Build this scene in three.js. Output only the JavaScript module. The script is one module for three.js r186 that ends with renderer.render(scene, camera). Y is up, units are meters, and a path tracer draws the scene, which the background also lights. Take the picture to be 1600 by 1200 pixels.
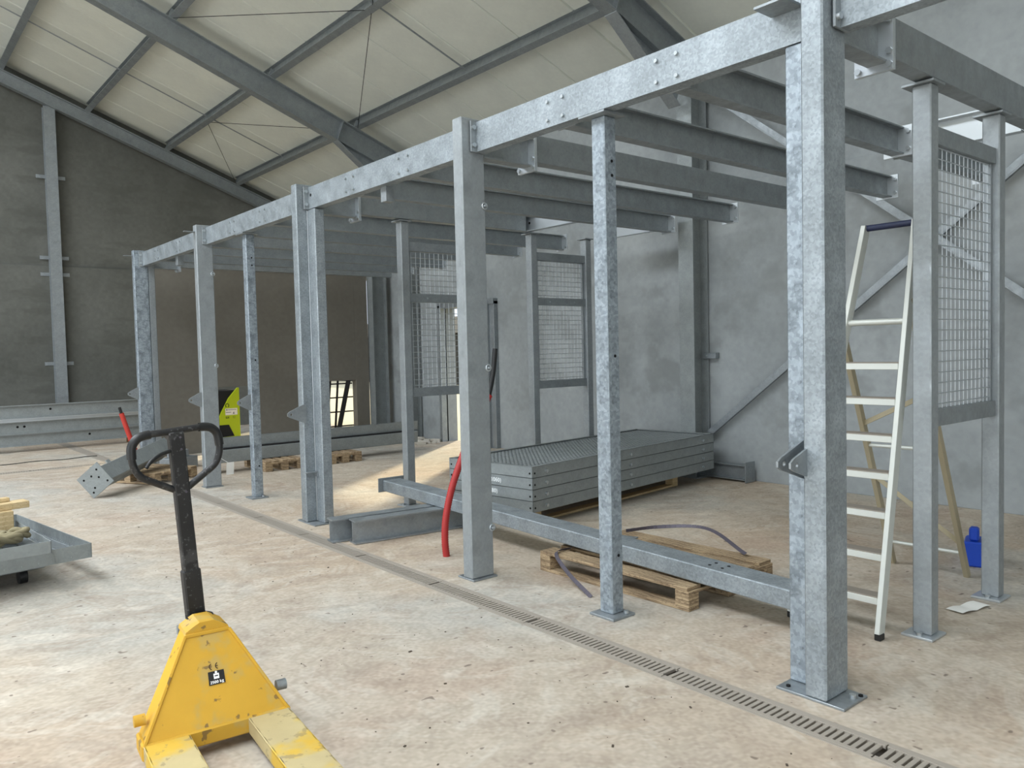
import * as THREE from 'three';
import { mergeGeometries } from 'three/addons/utils/BufferGeometryUtils.js';
import { RectAreaLightUniformsLib } from 'three/addons/lights/RectAreaLightUniformsLib.js';

// ------------------------------------------------------------------ camera, sky, sun, large lights, exposure
const scene = new THREE.Scene();
const renderer = new THREE.WebGLRenderer({ antialias: true });
renderer.toneMapping = THREE.LinearToneMapping;
renderer.toneMappingExposure = 1.5;
renderer.shadowMap.enabled = true;
RectAreaLightUniformsLib.init();

const camera = new THREE.PerspectiveCamera(2 * Math.atan(600 / 1242) * 180 / Math.PI, 4 / 3, 0.05, 200);
{
  const D = Math.PI / 180, yaw = 39.595 * D, pit = 2.48 * D, rol = -1.326 * D;
  const F = new THREE.Vector3(Math.sin(yaw), 0, -Math.cos(yaw)), R = new THREE.Vector3(Math.cos(yaw), 0, Math.sin(yaw)), U = new THREE.Vector3(0, 1, 0);
  const F2 = F.clone().multiplyScalar(Math.cos(pit)).addScaledVector(U, -Math.sin(pit));
  const U2 = U.clone().multiplyScalar(Math.cos(pit)).addScaledVector(F, Math.sin(pit));
  const R2 = R.clone().multiplyScalar(Math.cos(rol)).addScaledVector(U2, Math.sin(rol));
  const U3 = U2.clone().multiplyScalar(Math.cos(rol)).addScaledVector(R, -Math.sin(rol));
  camera.quaternion.setFromRotationMatrix(new THREE.Matrix4().makeBasis(R2, U3, F2.clone().negate()));
  camera.position.set(0, 1.55, 0);
}
scene.background = new THREE.Color(0.78, 0.88, 1.0);

const sun = new THREE.DirectionalLight(0xfff0cc, 3.6);
sun.position.set(7.8 + 0.78 * 20, 8.6, -10.5 - 0.62 * 20);
sun.target.position.set(7.8, 0, -10.5);
sun.castShadow = true; sun.shadow.radius = 6;
Object.assign(sun.shadow.camera, { left: -25, right: 25, top: 25, bottom: -25, near: 0.5, far: 80 });
scene.add(sun, sun.target);

// daylight through the ridge rooflight (the panels themselves are built with the roof)
const RIDGE_X = -3, Z_NEAR = 9, Z_FAR = -17.6, LIT = [-17.4, 3.2];
const ridgeLight = new THREE.RectAreaLight(0xe6eff8, 4.7, 3.4, LIT[1] - LIT[0]);
ridgeLight.position.set(RIDGE_X, 8.35, (LIT[0] + LIT[1]) / 2);
ridgeLight.lookAt(RIDGE_X, 0, (LIT[0] + LIT[1]) / 2);
scene.add(ridgeLight);
// daylight through the wide open doorway in the opposite side wall
const DOOR = { z0: -13, z1: 3.5, h: 4.4 };
const doorLight = new THREE.RectAreaLight(0xe6eff8, 2.45, DOOR.z1 - DOOR.z0, DOOR.h);
doorLight.position.set(-13.95, DOOR.h / 2, (DOOR.z0 + DOOR.z1) / 2);
doorLight.lookAt(0, DOOR.h / 2, (DOOR.z0 + DOOR.z1) / 2);
scene.add(doorLight);

// added fill light and unseen opening behind the camera, brightening faces turned that way
const ADDED_ENTRY = { x0: -6.5, x1: 1.5, h: 4.2 };
const addedEntryLight = new THREE.RectAreaLight(0xe9f0f4, 2.6, ADDED_ENTRY.x1 - ADDED_ENTRY.x0, ADDED_ENTRY.h);
addedEntryLight.position.set((ADDED_ENTRY.x0 + ADDED_ENTRY.x1) / 2, ADDED_ENTRY.h / 2, 8.95);
addedEntryLight.lookAt((ADDED_ENTRY.x0 + ADDED_ENTRY.x1) / 2, ADDED_ENTRY.h / 2, 0);
scene.add(addedEntryLight);

// ------------------------------------------------------------------ random, noise, textures
function rng(seed) { let s = seed >>> 0; return () => { s = (s + 0x6D2B79F5) | 0; let t = Math.imul(s ^ (s >>> 15), 1 | s); t = (t + Math.imul(t ^ (t >>> 7), 61 | t)) ^ t; return ((t ^ (t >>> 14)) >>> 0) / 4294967296; }; }
const rnd = rng(77);
function lattice(period, seed) { const r = rng(seed), a = new Float32Array(period * period); for (let i = 0; i < a.length; i++) a[i] = r(); return { a, p: period }; }
function vn(L, u, v) {           // tileable value noise, u v in 0..1
  const p = L.p, x = u * p, y = v * p, xi = Math.floor(x), yi = Math.floor(y); let fx = x - xi, fy = y - yi;
  fx = fx * fx * (3 - 2 * fx); fy = fy * fy * (3 - 2 * fy);
  const x0 = ((xi % p) + p) % p, x1 = (x0 + 1) % p, y0 = (((yi % p) + p) % p) * p, y1 = ((((yi + 1) % p) + p) % p) * p, a = L.a;
  return (a[y0 + x0] * (1 - fx) + a[y0 + x1] * fx) * (1 - fy) + (a[y1 + x0] * (1 - fx) + a[y1 + x1] * fx) * fy;
}
function fbm(p0, oct, seed) { const Ls = []; for (let i = 0; i < oct; i++) Ls.push(lattice(p0 << i, seed + i * 13)); return (u, v) => { let s = 0, w = 0.5, t = 0; for (const L of Ls) { s += vn(L, u, v) * w; t += w; w *= 0.55; } return s / t; }; }
function bake(fn, n) {            // a tileable field stored on a coarse grid, read back bilinearly
  const a = new Float32Array(n * n); for (let y = 0; y < n; y++) for (let x = 0; x < n; x++) a[y * n + x] = fn(x / n, y / n);
  return (u, v) => { const x = (u - Math.floor(u)) * n, y = (v - Math.floor(v)) * n, xi = x | 0, yi = y | 0, fx = x - xi, fy = y - yi, x0 = xi % n, x1 = (xi + 1) % n, y0 = (yi % n) * n, y1 = ((yi + 1) % n) * n; return (a[y0 + x0] * (1 - fx) + a[y0 + x1] * fx) * (1 - fy) + (a[y1 + x0] * (1 - fx) + a[y1 + x1] * fx) * fy; };
}
const clamp = (x, a = 0, b = 1) => x < a ? a : x > b ? b : x;
const ss = (a, b, x) => { const t = clamp((x - a) / (b - a)); return t * t * (3 - 2 * t); };
function tex(n, fn, srgb = true) {
  const d = new Uint8Array(n * n * 4);
  for (let y = 0; y < n; y++) for (let x = 0; x < n; x++) { const c = fn(x / n, y / n), i = (y * n + x) * 4; if (typeof c === 'number') d[i] = d[i + 1] = d[i + 2] = clamp(c) * 255; else { d[i] = clamp(c[0], 0, 255); d[i + 1] = clamp(c[1], 0, 255); d[i + 2] = clamp(c[2], 0, 255); } d[i + 3] = 255; }
  const t = new THREE.DataTexture(d, n, n); t.wrapS = t.wrapT = THREE.RepeatWrapping; t.magFilter = THREE.LinearFilter; t.minFilter = THREE.LinearMipmapLinearFilter; t.generateMipmaps = true;
  if (srgb) t.colorSpace = THREE.SRGBColorSpace; t.needsUpdate = true; return t;
}
const mixc = (a, b, t) => [a[0] + (b[0] - a[0]) * t, a[1] + (b[1] - a[1]) * t, a[2] + (b[2] - a[2]) * t];

// galvanised spangle: cells of slightly different tone (periodic Voronoi)
function spangle(n, cells, seed, base, amp, blot) {
  const r = rng(seed), px = [], py = [], tone = [];
  for (let j = 0; j < cells; j++) for (let i = 0; i < cells; i++) { px.push((i + r()) / cells); py.push((j + r()) / cells); tone.push(r() - 0.5); }
  const F = fbm(5, 5, seed + 5), W = fbm(24, 3, seed + 9), B = fbm(9, 4, seed + 21);
  return tex(n, (u, v) => {
    const uu = u + (W(u, v) - 0.5) * 0.03, vv = v + (W(v, u) - 0.5) * 0.03;
    const ci = Math.floor(uu * cells), cj = Math.floor(vv * cells); let bd = 9, bt = 0;
    for (let dj = -1; dj <= 1; dj++) for (let di = -1; di <= 1; di++) {
      const ii = ci + di, jj = cj + dj, k = (((jj % cells) + cells) % cells) * cells + (((ii % cells) + cells) % cells);
      const dx = px[k] + Math.floor(ii / cells) - uu, dy = py[k] + Math.floor(jj / cells) - vv, d = dx * dx + dy * dy; if (d < bd) { bd = d; bt = tone[k]; }
    }
    const f = (F(u, v) - 0.5) * 2, b = ss(0.52, 0.66, B(u, v));
    const t = bt * amp + f * amp * 0.9 - b * blot;
    return [base[0] + t * 92, base[1] + t * 94, base[2] + t * 98];
  });
}
const T_galv = spangle(1024, 62, 3, [150, 158, 163], 0.22, 0.03);
const T_galvMot = spangle(1024, 44, 11, [152, 162, 170], 0.3, 0.2);
const T_galvDull = spangle(512, 40, 23, [154, 160, 163], 0.08, 0.03);
const T_galvR = (() => { const F = fbm(10, 4, 31); return tex(512, (u, v) => 0.48 + (F(u, v) - 0.5) * 0.45, false); })();

const T_floor = (() => {
  const A = bake(fbm(4, 6, 101), 512), B = bake(fbm(6, 6, 131), 512), C = bake(fbm(48, 3, 151), 1024), S = bake(fbm(3, 5, 171), 512), W1 = bake(fbm(5, 4, 181), 256), G = fbm(340, 1, 191), K = bake(fbm(120, 2, 201), 1024), Q = bake(fbm(5, 5, 211), 512), Q2 = bake(fbm(7, 4, 223), 256);
  const dirs = [[1, 0, 0, 7], [1, 1, -6, 6], [1, -2, 8, 4], [2, 1, -5, 9], [0, 1, 8, 0], [2, -1, 4, 8]];
  return tex(2048, (u, v) => {
    const wx = (W1(u, v) - 0.5) * 0.09, wy = (W1(v, u) - 0.5) * 0.09, U = u + wx, V = v + wy;
    const a = A(U, V), b = B(U + wy, V - wx), s = S(U, V);
    let col = [191, 178, 160];
    col = mixc(col, [184, 165, 144], ss(0.46, 0.68, a) * 0.7);            // tan mud film
    col = mixc(col, [180, 156, 137], ss(0.54, 0.72, b) * 0.42);            // pinkish smears
    col = mixc(col, [183, 180, 171], ss(0.52, 0.68, s) * 0.75);           // bare grey concrete
    for (let k = 0; k < 6; k++) {                                          // scuffs dragged in several directions
      const d = dirs[k], q = Q(d[0] * U + d[1] * V + wx * 3, d[2] * U + d[3] * V), m = Q2(U * (1 + k % 2) + k * 0.37, V * (1 + k % 3) + k * 0.61);
      const e = ss(0.5, 0.62, m); if (e > 0) { col = mixc(col, [206, 197, 182], ss(0.56, 0.7, q) * 0.55 * e); col = mixc(col, [166, 150, 134], ss(0.44, 0.32, q) * 0.3 * e); }
    }
    const g = (C(u, v) - 0.5) * 18 + (G(u, v) - 0.5) * 20; col = [col[0] + g, col[1] + g, col[2] + g];
    const k = K(u, v); if (k > 0.85) col = mixc(col, [96, 84, 74], ss(0.85, 0.9, k) * 0.55);
    return col;
  });
})();
const T_floorB = (() => { const F = fbm(64, 4, 301), Gq = fbm(8, 4, 305); return tex(1024, (u, v) => F(u, v) * 0.6 + Gq(u, v) * 0.4, false); })();
const T_wall = (() => {
  const A = fbm(4, 6, 401), B = fbm(9, 5, 421), C = fbm(80, 3, 441), D = fbm(6, 4, 461);
  return tex(1024, (u, v) => {
    let col = [150, 155, 156];
    const m = (A(u, v) - 0.5) * 42 + (C(u, v) - 0.5) * 14; col = [col[0] + m, col[1] + m, col[2] + m];
    col = mixc(col, [127, 131, 130], ss(0.56, 0.72, B(u, v)) * 0.55);
    col = mixc(col, [162, 167, 168], ss(0.6, 0.72, D(u * 1, v * 2)) * 0.4);
    return col;
  });
})();
const T_gableShaded = (() => {  // side wall concrete made darker: the shade at the far gable is in the colour
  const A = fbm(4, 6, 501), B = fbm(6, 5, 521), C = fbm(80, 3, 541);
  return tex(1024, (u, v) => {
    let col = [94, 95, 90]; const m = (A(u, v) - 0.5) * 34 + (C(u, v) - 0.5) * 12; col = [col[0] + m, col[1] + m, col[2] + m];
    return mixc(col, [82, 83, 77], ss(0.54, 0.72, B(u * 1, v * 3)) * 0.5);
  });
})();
const T_part = (() => { const A = fbm(4, 5, 571), C = fbm(90, 2, 581); return tex(512, (u, v) => { const m = (A(u, v) - 0.5) * 14 + (C(u, v) - 0.5) * 8; return [112 + m, 108 + m, 99 + m]; }); })();
const T_roof = (() => { const A = fbm(5, 5, 601), B = fbm(60, 2, 611); return tex(512, (u, v) => { const m = (A(u, v) - 0.5) * 16 + (B(u, v) - 0.5) * 5; return [217 + m, 220 + m, 212 + m * 0.9]; }); })();
function woodTex(seed, c0, c1, c2) {
  const A = fbm(3, 4, seed), L = fbm(4, 5, seed + 9), K = fbm(20, 3, seed + 17);
  return tex(512, (u, v) => { const w = A(u, v) * 0.35, g = L(u * 1 + w * 0.2, v * 12 + w), f = K(u * 2, v * 6); let c = mixc(c0, c1, ss(0.3, 0.7, g)); return mixc(c, c2, ss(0.58, 0.75, f) * 0.6); });
}
const T_woodOld = woodTex(701, [128, 108, 84], [176, 154, 122], [84, 68, 50]);
const T_woodNew = woodTex(731, [196, 172, 128], [212, 190, 148], [160, 130, 88]);
const T_yellow = (() => {
  const A = fbm(5, 5, 801), B = fbm(28, 4, 811), C = fbm(9, 5, 821);
  return tex(1024, (u, v) => { let c = [206, 160, 46]; const m = (A(u, v) - 0.5) * 26; c = [c[0] + m, c[1] + m * 0.8, c[2] + m * 0.4]; c = mixc(c, [178, 160, 120], ss(0.58, 0.75, C(u, v)) * 0.5); return mixc(c, [110, 88, 56], ss(0.74, 0.8, B(u, v)) * 0.7); });
})();
const T_yellowWorn = (() => {
  const A = fbm(6, 5, 851), B = fbm(30, 4, 861), C = fbm(4, 5, 871);
  return tex(1024, (u, v) => { let c = mixc([208, 170, 62], [188, 172, 128], ss(0.4, 0.58, C(u, v))); const m = (A(u, v) - 0.5) * 30; c = [c[0] + m, c[1] + m, c[2] + m * 0.7]; return mixc(c, [140, 126, 96], ss(0.66, 0.76, B(u, v)) * 0.5); });
})();
const T_black = (() => { const A = fbm(8, 5, 901), B = fbm(50, 3, 911); return tex(512, (u, v) => { const c = 30 + (A(u, v) - 0.5) * 16; const d = ss(0.66, 0.8, B(u, v)) * 46 + ss(0.62, 0.75, A(v, u)) * 26; return [c + d, c + d, c + d + 1]; }); })();

// ------------------------------------------------------------------ materials
const mat = (o) => { const m = new THREE.MeshStandardMaterial(o); m.side = THREE.DoubleSide; return m; };
const M = {
  galv: mat({ map: T_galv, roughnessMap: T_galvR, roughness: 1.05, metalness: 0.5 }),
  galvMot: mat({ map: T_galvMot, roughnessMap: T_galvR, roughness: 1.05, metalness: 0.5 }),
  galvDull: mat({ map: T_galvDull, roughnessMap: T_galvR, roughness: 1.1, metalness: 0.75 }),
  galvPost: mat({ map: T_galvDull, roughnessMap: T_galvR, roughness: 1.1, metalness: 0.5 }),
  galvPale: mat({ map: T_galvDull, color: 0xf2f2ee, roughnessMap: T_galvR, roughness: 1.15, metalness: 0.4 }),
  galvBright: mat({ color: 0xc6ccd0, roughness: 0.36, metalness: 0.75 }),
  bolt: mat({ color: 0xb9bfc2, roughness: 0.33, metalness: 0.8 }),
  floor: mat({ map: T_floor, bumpMap: T_floorB, bumpScale: 0.003, roughness: 0.86, metalness: 0, vertexColors: true }),
  wall: mat({ map: T_wall, roughness: 0.92, metalness: 0 }),
  gable: mat({ map: T_gableShaded, roughness: 0.92, metalness: 0 }),
  partition: mat({ map: T_part, roughness: 0.9, metalness: 0 }),
  roof: mat({ map: T_roof, roughness: 0.7, metalness: 0 }),
  rooflight: mat({ color: 0xf2f4f4, roughness: 0.6, emissive: 0xf4f8ff, emissiveIntensity: 2.2 }),
  woodOld: mat({ map: T_woodOld, roughness: 0.9 }), woodNew: mat({ map: T_woodNew, roughness: 0.85 }),
  yellow: mat({ map: T_yellow, roughness: 0.55 }), yellowWorn: mat({ map: T_yellowWorn, roughness: 0.7 }),
  black: mat({ map: T_black, roughness: 0.5 }), rubber: mat({ color: 0x1b1c1d, roughness: 0.45 }),
  dark: mat({ color: 0x17181a, roughness: 0.8 }), hole: mat({ color: 0x0b0b0c, roughness: 1 }),
  alu: mat({ color: 0xcfd2cc, roughness: 0.5, metalness: 0.35 }), aluDull: mat({ color: 0xb3a98f, roughness: 0.6, metalness: 0.3 }),
  tread: mat({ color: 0x8f877c, roughness: 0.6, metalness: 0.2 }),
  navy: mat({ color: 0x1d2747, roughness: 0.5 }), blue: mat({ color: 0x1243b4, roughness: 0.5 }),
  red: mat({ color: 0xa82c2a, roughness: 0.5 }), redBright: mat({ color: 0xc03a30, roughness: 0.5 }),
  white: mat({ color: 0xe9e9e4, roughness: 0.7 }), strap: mat({ color: 0x57525c, roughness: 0.5, metalness: 0.3 }),
  rope: mat({ color: 0x8d8468, roughness: 0.95 }), lime: mat({ color: 0xb8c91a, roughness: 0.45 }),
  drain: mat({ color: 0x9c9489, roughness: 0.8, metalness: 0.1 }), rust: mat({ color: 0x8a5f3c, roughness: 0.9 }),
  ground: mat({ color: 0xcfc3a2, roughness: 0.95 }), shed: mat({ color: 0x3c3a33, roughness: 0.9 }),
  dirt: mat({ color: 0x4e443a, roughness: 0.95 }), dust: mat({ color: 0xc9c3b8, roughness: 0.95 }),
};

// ------------------------------------------------------------------ geometry helpers
function chamferBox(w, h, d, c = 0.003) {
  c = Math.min(c, w * 0.45, h * 0.45, d * 0.45);
  const X = w / 2, Y = h / 2, Zz = d / 2, P = [], N = [];
  const corner = (sx, sy, sz) => ({ x: [sx * X, sy * (Y - c), sz * (Zz - c)], y: [sx * (X - c), sy * Y, sz * (Zz - c)], z: [sx * (X - c), sy * (Y - c), sz * Zz] });
  const tri = (a, b, q, n) => {
    const u = [b[0] - a[0], b[1] - a[1], b[2] - a[2]], v = [q[0] - a[0], q[1] - a[1], q[2] - a[2]];
    const cr = [u[1] * v[2] - u[2] * v[1], u[2] * v[0] - u[0] * v[2], u[0] * v[1] - u[1] * v[0]];
    if (cr[0] * n[0] + cr[1] * n[1] + cr[2] * n[2] < 0) [b, q] = [q, b];
    P.push(...a, ...b, ...q); N.push(...n, ...n, ...n);
  };
  const quad = (a, b, q, e, n) => { tri(a, b, q, n); tri(a, q, e, n); };
  const K = {}; for (const sx of [-1, 1]) for (const sy of [-1, 1]) for (const sz of [-1, 1]) K[[sx, sy, sz]] = corner(sx, sy, sz);
  const q = Math.SQRT1_2, t = 1 / Math.sqrt(3);
  for (const s of [-1, 1]) {
    quad(K[[s, -1, -1]].x, K[[s, 1, -1]].x, K[[s, 1, 1]].x, K[[s, -1, 1]].x, [s, 0, 0]);
    quad(K[[-1, s, -1]].y, K[[1, s, -1]].y, K[[1, s, 1]].y, K[[-1, s, 1]].y, [0, s, 0]);
    quad(K[[-1, -1, s]].z, K[[1, -1, s]].z, K[[1, 1, s]].z, K[[-1, 1, s]].z, [0, 0, s]);
    for (const r of [-1, 1]) {
      quad(K[[s, r, -1]].x, K[[s, r, 1]].x, K[[s, r, 1]].y, K[[s, r, -1]].y, [s * q, r * q, 0]);
      quad(K[[s, -1, r]].x, K[[s, 1, r]].x, K[[s, 1, r]].z, K[[s, -1, r]].z, [s * q, 0, r * q]);
      quad(K[[-1, s, r]].y, K[[1, s, r]].y, K[[1, s, r]].z, K[[-1, s, r]].z, [0, s * q, r * q]);
      for (const p of [-1, 1]) tri(K[[s, r, p]].x, K[[s, r, p]].y, K[[s, r, p]].z, [s * t, r * t, p * t]);
    }
  }
  const g = new THREE.BufferGeometry(); g.setAttribute('position', new THREE.Float32BufferAttribute(P, 3)); g.setAttribute('normal', new THREE.Float32BufferAttribute(N, 3)); return g;
}
const bx = (x0, x1, y0, y1, z0, z1, c) => { if (x0 > x1) [x0, x1] = [x1, x0]; if (y0 > y1) [y0, y1] = [y1, y0]; if (z0 > z1) [z0, z1] = [z1, z0]; return chamferBox(x1 - x0, y1 - y0, z1 - z0, c).translate((x0 + x1) / 2, (y0 + y1) / 2, (z0 + z1) / 2); };
const plain = (g) => { g = g.index ? g.toNonIndexed() : g; for (const k of Object.keys(g.attributes)) if (k !== 'position' && k !== 'normal') g.deleteAttribute(k); return g; };
function ext(pts, L, axis = 'z', holes) {           // profile (x,y) pulled along +axis
  const s = new THREE.Shape(pts.map((p) => new THREE.Vector2(p[0], p[1])));
  if (holes) for (const h of holes) { const p = new THREE.Path(); p.absarc(h[0], h[1], h[2], 0, Math.PI * 2, true); s.holes.push(p); }
  const g = plain(new THREE.ExtrudeGeometry(s, { depth: L, bevelEnabled: false, curveSegments: 10 }));
  if (axis === 'x') g.rotateY(Math.PI / 2); else if (axis === 'y') g.rotateX(-Math.PI / 2);
  return g;
}
const Isec = (h, b, tw, tf) => { const a = b / 2, t = tw / 2; return [[-a, 0], [a, 0], [a, tf], [t, tf], [t, h - tf], [a, h - tf], [a, h], [-a, h], [-a, h - tf], [-t, h - tf], [-t, tf], [-a, tf]]; };
const Csec = (h, b, t) => [[0, 0], [b, 0], [b, t], [t, t], [t, h - t], [b, h - t], [b, h], [0, h]];
const hex = (r, h) => plain(new THREE.CylinderGeometry(r, r, h, 6));
const cyl = (r, h, n = 16, r2 = r) => plain(new THREE.CylinderGeometry(r2, r, h, n));
function tube(pts, r, seg = 24, n = 8, closed = false) { return plain(new THREE.TubeGeometry(new THREE.CatmullRomCurve3(pts.map((p) => new THREE.Vector3(...p)), closed), seg, r, n, closed)); }
function rod(a, b, r, n = 8) {       // straight cylinder between two points
  const A = new THREE.Vector3(...a), B = new THREE.Vector3(...b), d = B.clone().sub(A), g = cyl(r, d.length(), n);
  g.applyQuaternion(new THREE.Quaternion().setFromUnitVectors(new THREE.Vector3(0, 1, 0), d.clone().normalize())); return g.translate((A.x + B.x) / 2, (A.y + B.y) / 2, (A.z + B.z) / 2);
}
function bar(a, b, w, t, side) {     // flat or square bar between two points; w lies along side
  const A = new THREE.Vector3(...a), B = new THREE.Vector3(...b), d = B.clone().sub(A), L = d.length(); d.normalize();
  const s = new THREE.Vector3(...side); s.addScaledVector(d, -s.dot(d)).normalize(); const n = new THREE.Vector3().crossVectors(s, d);
  const g = chamferBox(w, L, t, 0.002); g.applyMatrix4(new THREE.Matrix4().makeBasis(s, d, n)); return g.translate((A.x + B.x) / 2, (A.y + B.y) / 2, (A.z + B.z) / 2);
}
function metric(g, S = 0.6, ox = 0, oy = 0, alongZ = false) {       // uv in metres / S, by the face's main direction
  const p = g.attributes.position, n = g.attributes.normal, uv = new Float32Array(p.count * 2);
  for (let i = 0; i < p.count; i += 3) {
    let nx = 0, ny = 0, nz = 0; for (let k = 0; k < 3; k++) { nx += Math.abs(n.getX(i + k)); ny += Math.abs(n.getY(i + k)); nz += Math.abs(n.getZ(i + k)); }
    for (let k = 0; k < 3; k++) { const x = p.getX(i + k), y = p.getY(i + k), z = p.getZ(i + k), j = (i + k) * 2; let u, v; if (nx >= ny && nx >= nz) { u = z; v = y; } else if (ny >= nz) { u = alongZ ? z : x; v = alongZ ? x : z; } else { u = x; v = y; } uv[j] = u / S + ox; uv[j + 1] = v / S + oy; }
  }
  g.setAttribute('uv', new THREE.BufferAttribute(uv, 2)); return g;
}
const taken = {};
const numbered = (n) => { const k = taken[n] = (taken[n] ?? -1) + 1; return k ? n + '_' + String(k).padStart(3, '0') : n; };
function mesh(name, gs, m, S = 0.6, alongZ = false) {
  gs = (Array.isArray(gs) ? gs : [gs]).map(plain); const g = gs.length > 1 ? mergeGeometries(gs) : gs[0];
  metric(g, S, rnd(), rnd(), alongZ); const o = new THREE.Mesh(g, m); o.name = name; o.castShadow = o.receiveShadow = true; return o;
}
function tag(o, label, category, group) { o.userData.label = label; o.userData.category = category; if (group) o.userData.group = group; return o; }
function thing(name, label, category, pos = [0, 0, 0], turn = 0, group) { const o = new THREE.Group(); o.name = numbered(name); o.position.set(...pos); o.rotation.y = turn; scene.add(o); return tag(o, label, category, group); }
function part(o, name, gs, m, S, alongZ) { const c = mesh(name, gs, m, S, alongZ); o.add(c); return c; }
function lone(name, gs, m, label, category, group, S) { const c = mesh(numbered(name), gs, m, S); scene.add(c); return tag(c, label, category, group); }
function struct(name, gs, m, label, S) { const c = mesh(name, gs, m, S); c.userData.kind = 'structure'; if (label) c.userData.label = label; scene.add(c); return c; }
const hexTiny = metric(hex(0.005, 0.006)), hexG = metric(hex(0.011, 0.012)), hexBig = metric(hex(0.016, 0.016));
function bolt(o, x, y, z, axis = 'x', g = hexG, m = M.bolt) { const b = new THREE.Mesh(g, m); b.name = 'bolt'; b.position.set(x, y, z); if (axis === 'x') b.rotation.z = Math.PI / 2; if (axis === 'z') b.rotation.x = Math.PI / 2; b.castShadow = b.receiveShadow = true; o.add(b); return b; }

// ------------------------------------------------------------------ the hall
const WX = 7.8, SL = 0.375, roofY = (x) => 5.86 - SL * (x - 5.2);      // underside of the purlins
const DRX0 = 2.85, DRX1 = 3.0;
{ // floor with the drain trenches left open
  const grid = (x0, x1, z0, z1) => { const g = new THREE.BoxGeometry(x1 - x0, 0.25, z1 - z0, Math.max(1, Math.round((x1 - x0) / 0.4)), 1, Math.max(1, Math.round((z1 - z0) / 0.4))); g.translate((x0 + x1) / 2, -0.125, (z0 + z1) / 2); return plain(g); };
  const gs = [grid(-14, DRX0, -12.84, 9), grid(-14, DRX0, -17.8, -12.99), grid(DRX1, 8.0, -17.8, 9), grid(-14, -4, -12.99, -12.84)];
  const g = mergeGeometries(gs), p = g.attributes.position, col = new Float32Array(p.count * 3), F = fbm(7, 4, 961), H = fbm(11, 4, 971);
  for (let i = 0; i < p.count; i++) { const u = (p.getX(i) + 20) / 40, v = (p.getZ(i) + 20) / 40, a = 0.93 + (F(u, v) - 0.5) * 0.3, r = (H(u, v) - 0.5) * 0.12; col[i * 3] = Math.min(1, a + r * 0.4); col[i * 3 + 1] = Math.min(1, a - r * 0.2); col[i * 3 + 2] = Math.min(1, a - r); }
  g.setAttribute('color', new THREE.BufferAttribute(col, 3)); metric(g, 5.2, 0.13, 0.41);
  const o = new THREE.Mesh(g, M.floor); o.name = 'floor'; o.receiveShadow = o.castShadow = true; o.userData.kind = 'structure'; o.userData.label = 'dusty pale concrete floor with tan mud smears'; scene.add(o);
}
struct('trim_1', [bx(DRX0 - 0.012, DRX0 + 0.004, -0.12, 0.002, -17.5, 9, 0.001), bx(DRX1 - 0.004, DRX1 + 0.012, -0.12, 0.002, -17.5, 9, 0.001), bx(DRX0, DRX1, -0.14, -0.12, -17.5, 9, 0.001)], M.drain, 'steel edging of the long floor drain channel');
struct('trim_2', [bx(-4, DRX0, -0.12, 0.002, -13.0, -12.985, 0.001), bx(-4, DRX0, -0.12, 0.002, -12.845, -12.83, 0.001), bx(-4, DRX0, -0.14, -0.12, -12.99, -12.84, 0.001)], M.drain, 'steel edging of the cross drain channel');
{ // right wall: lower concrete with a ledge, upper wall set back; a doorway, and a wide opening behind the partition
  const DZ0 = -11.2, DZ1 = -9.95, x0 = WX, x1 = 8.02, Y = 3.38;
  struct('wall_right', [bx(x0, x1, 0, Y, DZ1, 9, 0.004), bx(x0, x1, 2.27, Y, DZ0, DZ1, 0.004), bx(x0, x1, 0, Y, -13.2, DZ0, 0.004), bx(x0 + 0.05, x1, Y, 5.2, -13.2, 9, 0.004)], M.wall, 'grey concrete side wall with a ledge and diagonal braces', 4.4);
  struct('wall_right_end', [bx(x0, x1, 0, Y, -13.6, -13.2, 0.004), bx(x0, x1, 3.0, Y, -17.3, -13.6, 0.004), bx(x0, x1, 0, Y, -17.8, -17.3, 0.004), bx(x0 + 0.05, x1, Y, 5.2, -17.8, -13.2, 0.004)], M.wall, 'end of the side wall with a wide opening behind the partition', 4.4);
}
{ // far and near gables
  const z0 = -17.82, Y = 3.37;
  const up = [[-14, Y], [8.02, Y], [8.02, roofY(8.02) + 0.25], [RIDGE_X, roofY(RIDGE_X) + 0.25], [-14, roofY(8.0) + 0.25]];
  struct('wall_far', [bx(-14, 8.02, 0, Y, z0, -17.6, 0.004), ext(up, 0.16).translate(0, 0, z0)], M.gable, 'concrete gable wall at the far end, its shade put into the dark grey colour', 4.6);
  const up2 = up.map((p) => [p[0], Math.max(p[1], ADDED_ENTRY.h)]);
  struct('wall_near', [bx(-14, ADDED_ENTRY.x0, 0, 4.2, 9, 9.2, 0.004), bx(ADDED_ENTRY.x1, 8.02, 0, 4.2, 9, 9.2, 0.004), ext(up2, 0.16).translate(0, 0, 9.02)], M.gable, 'grey gable wall behind the camera', 4.6);
  struct('wall_left', [bx(-14.2, -14, 0, 5.2, -17.8, DOOR.z0, 0.004), bx(-14.2, -14, 0, 5.2, DOOR.z1, 9.2, 0.004), bx(-14.2, -14, DOOR.h, 5.2, DOOR.z0, DOOR.z1, 0.004)], M.gable, 'grey side wall on the far side of the hall', 4.6);
}
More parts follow.
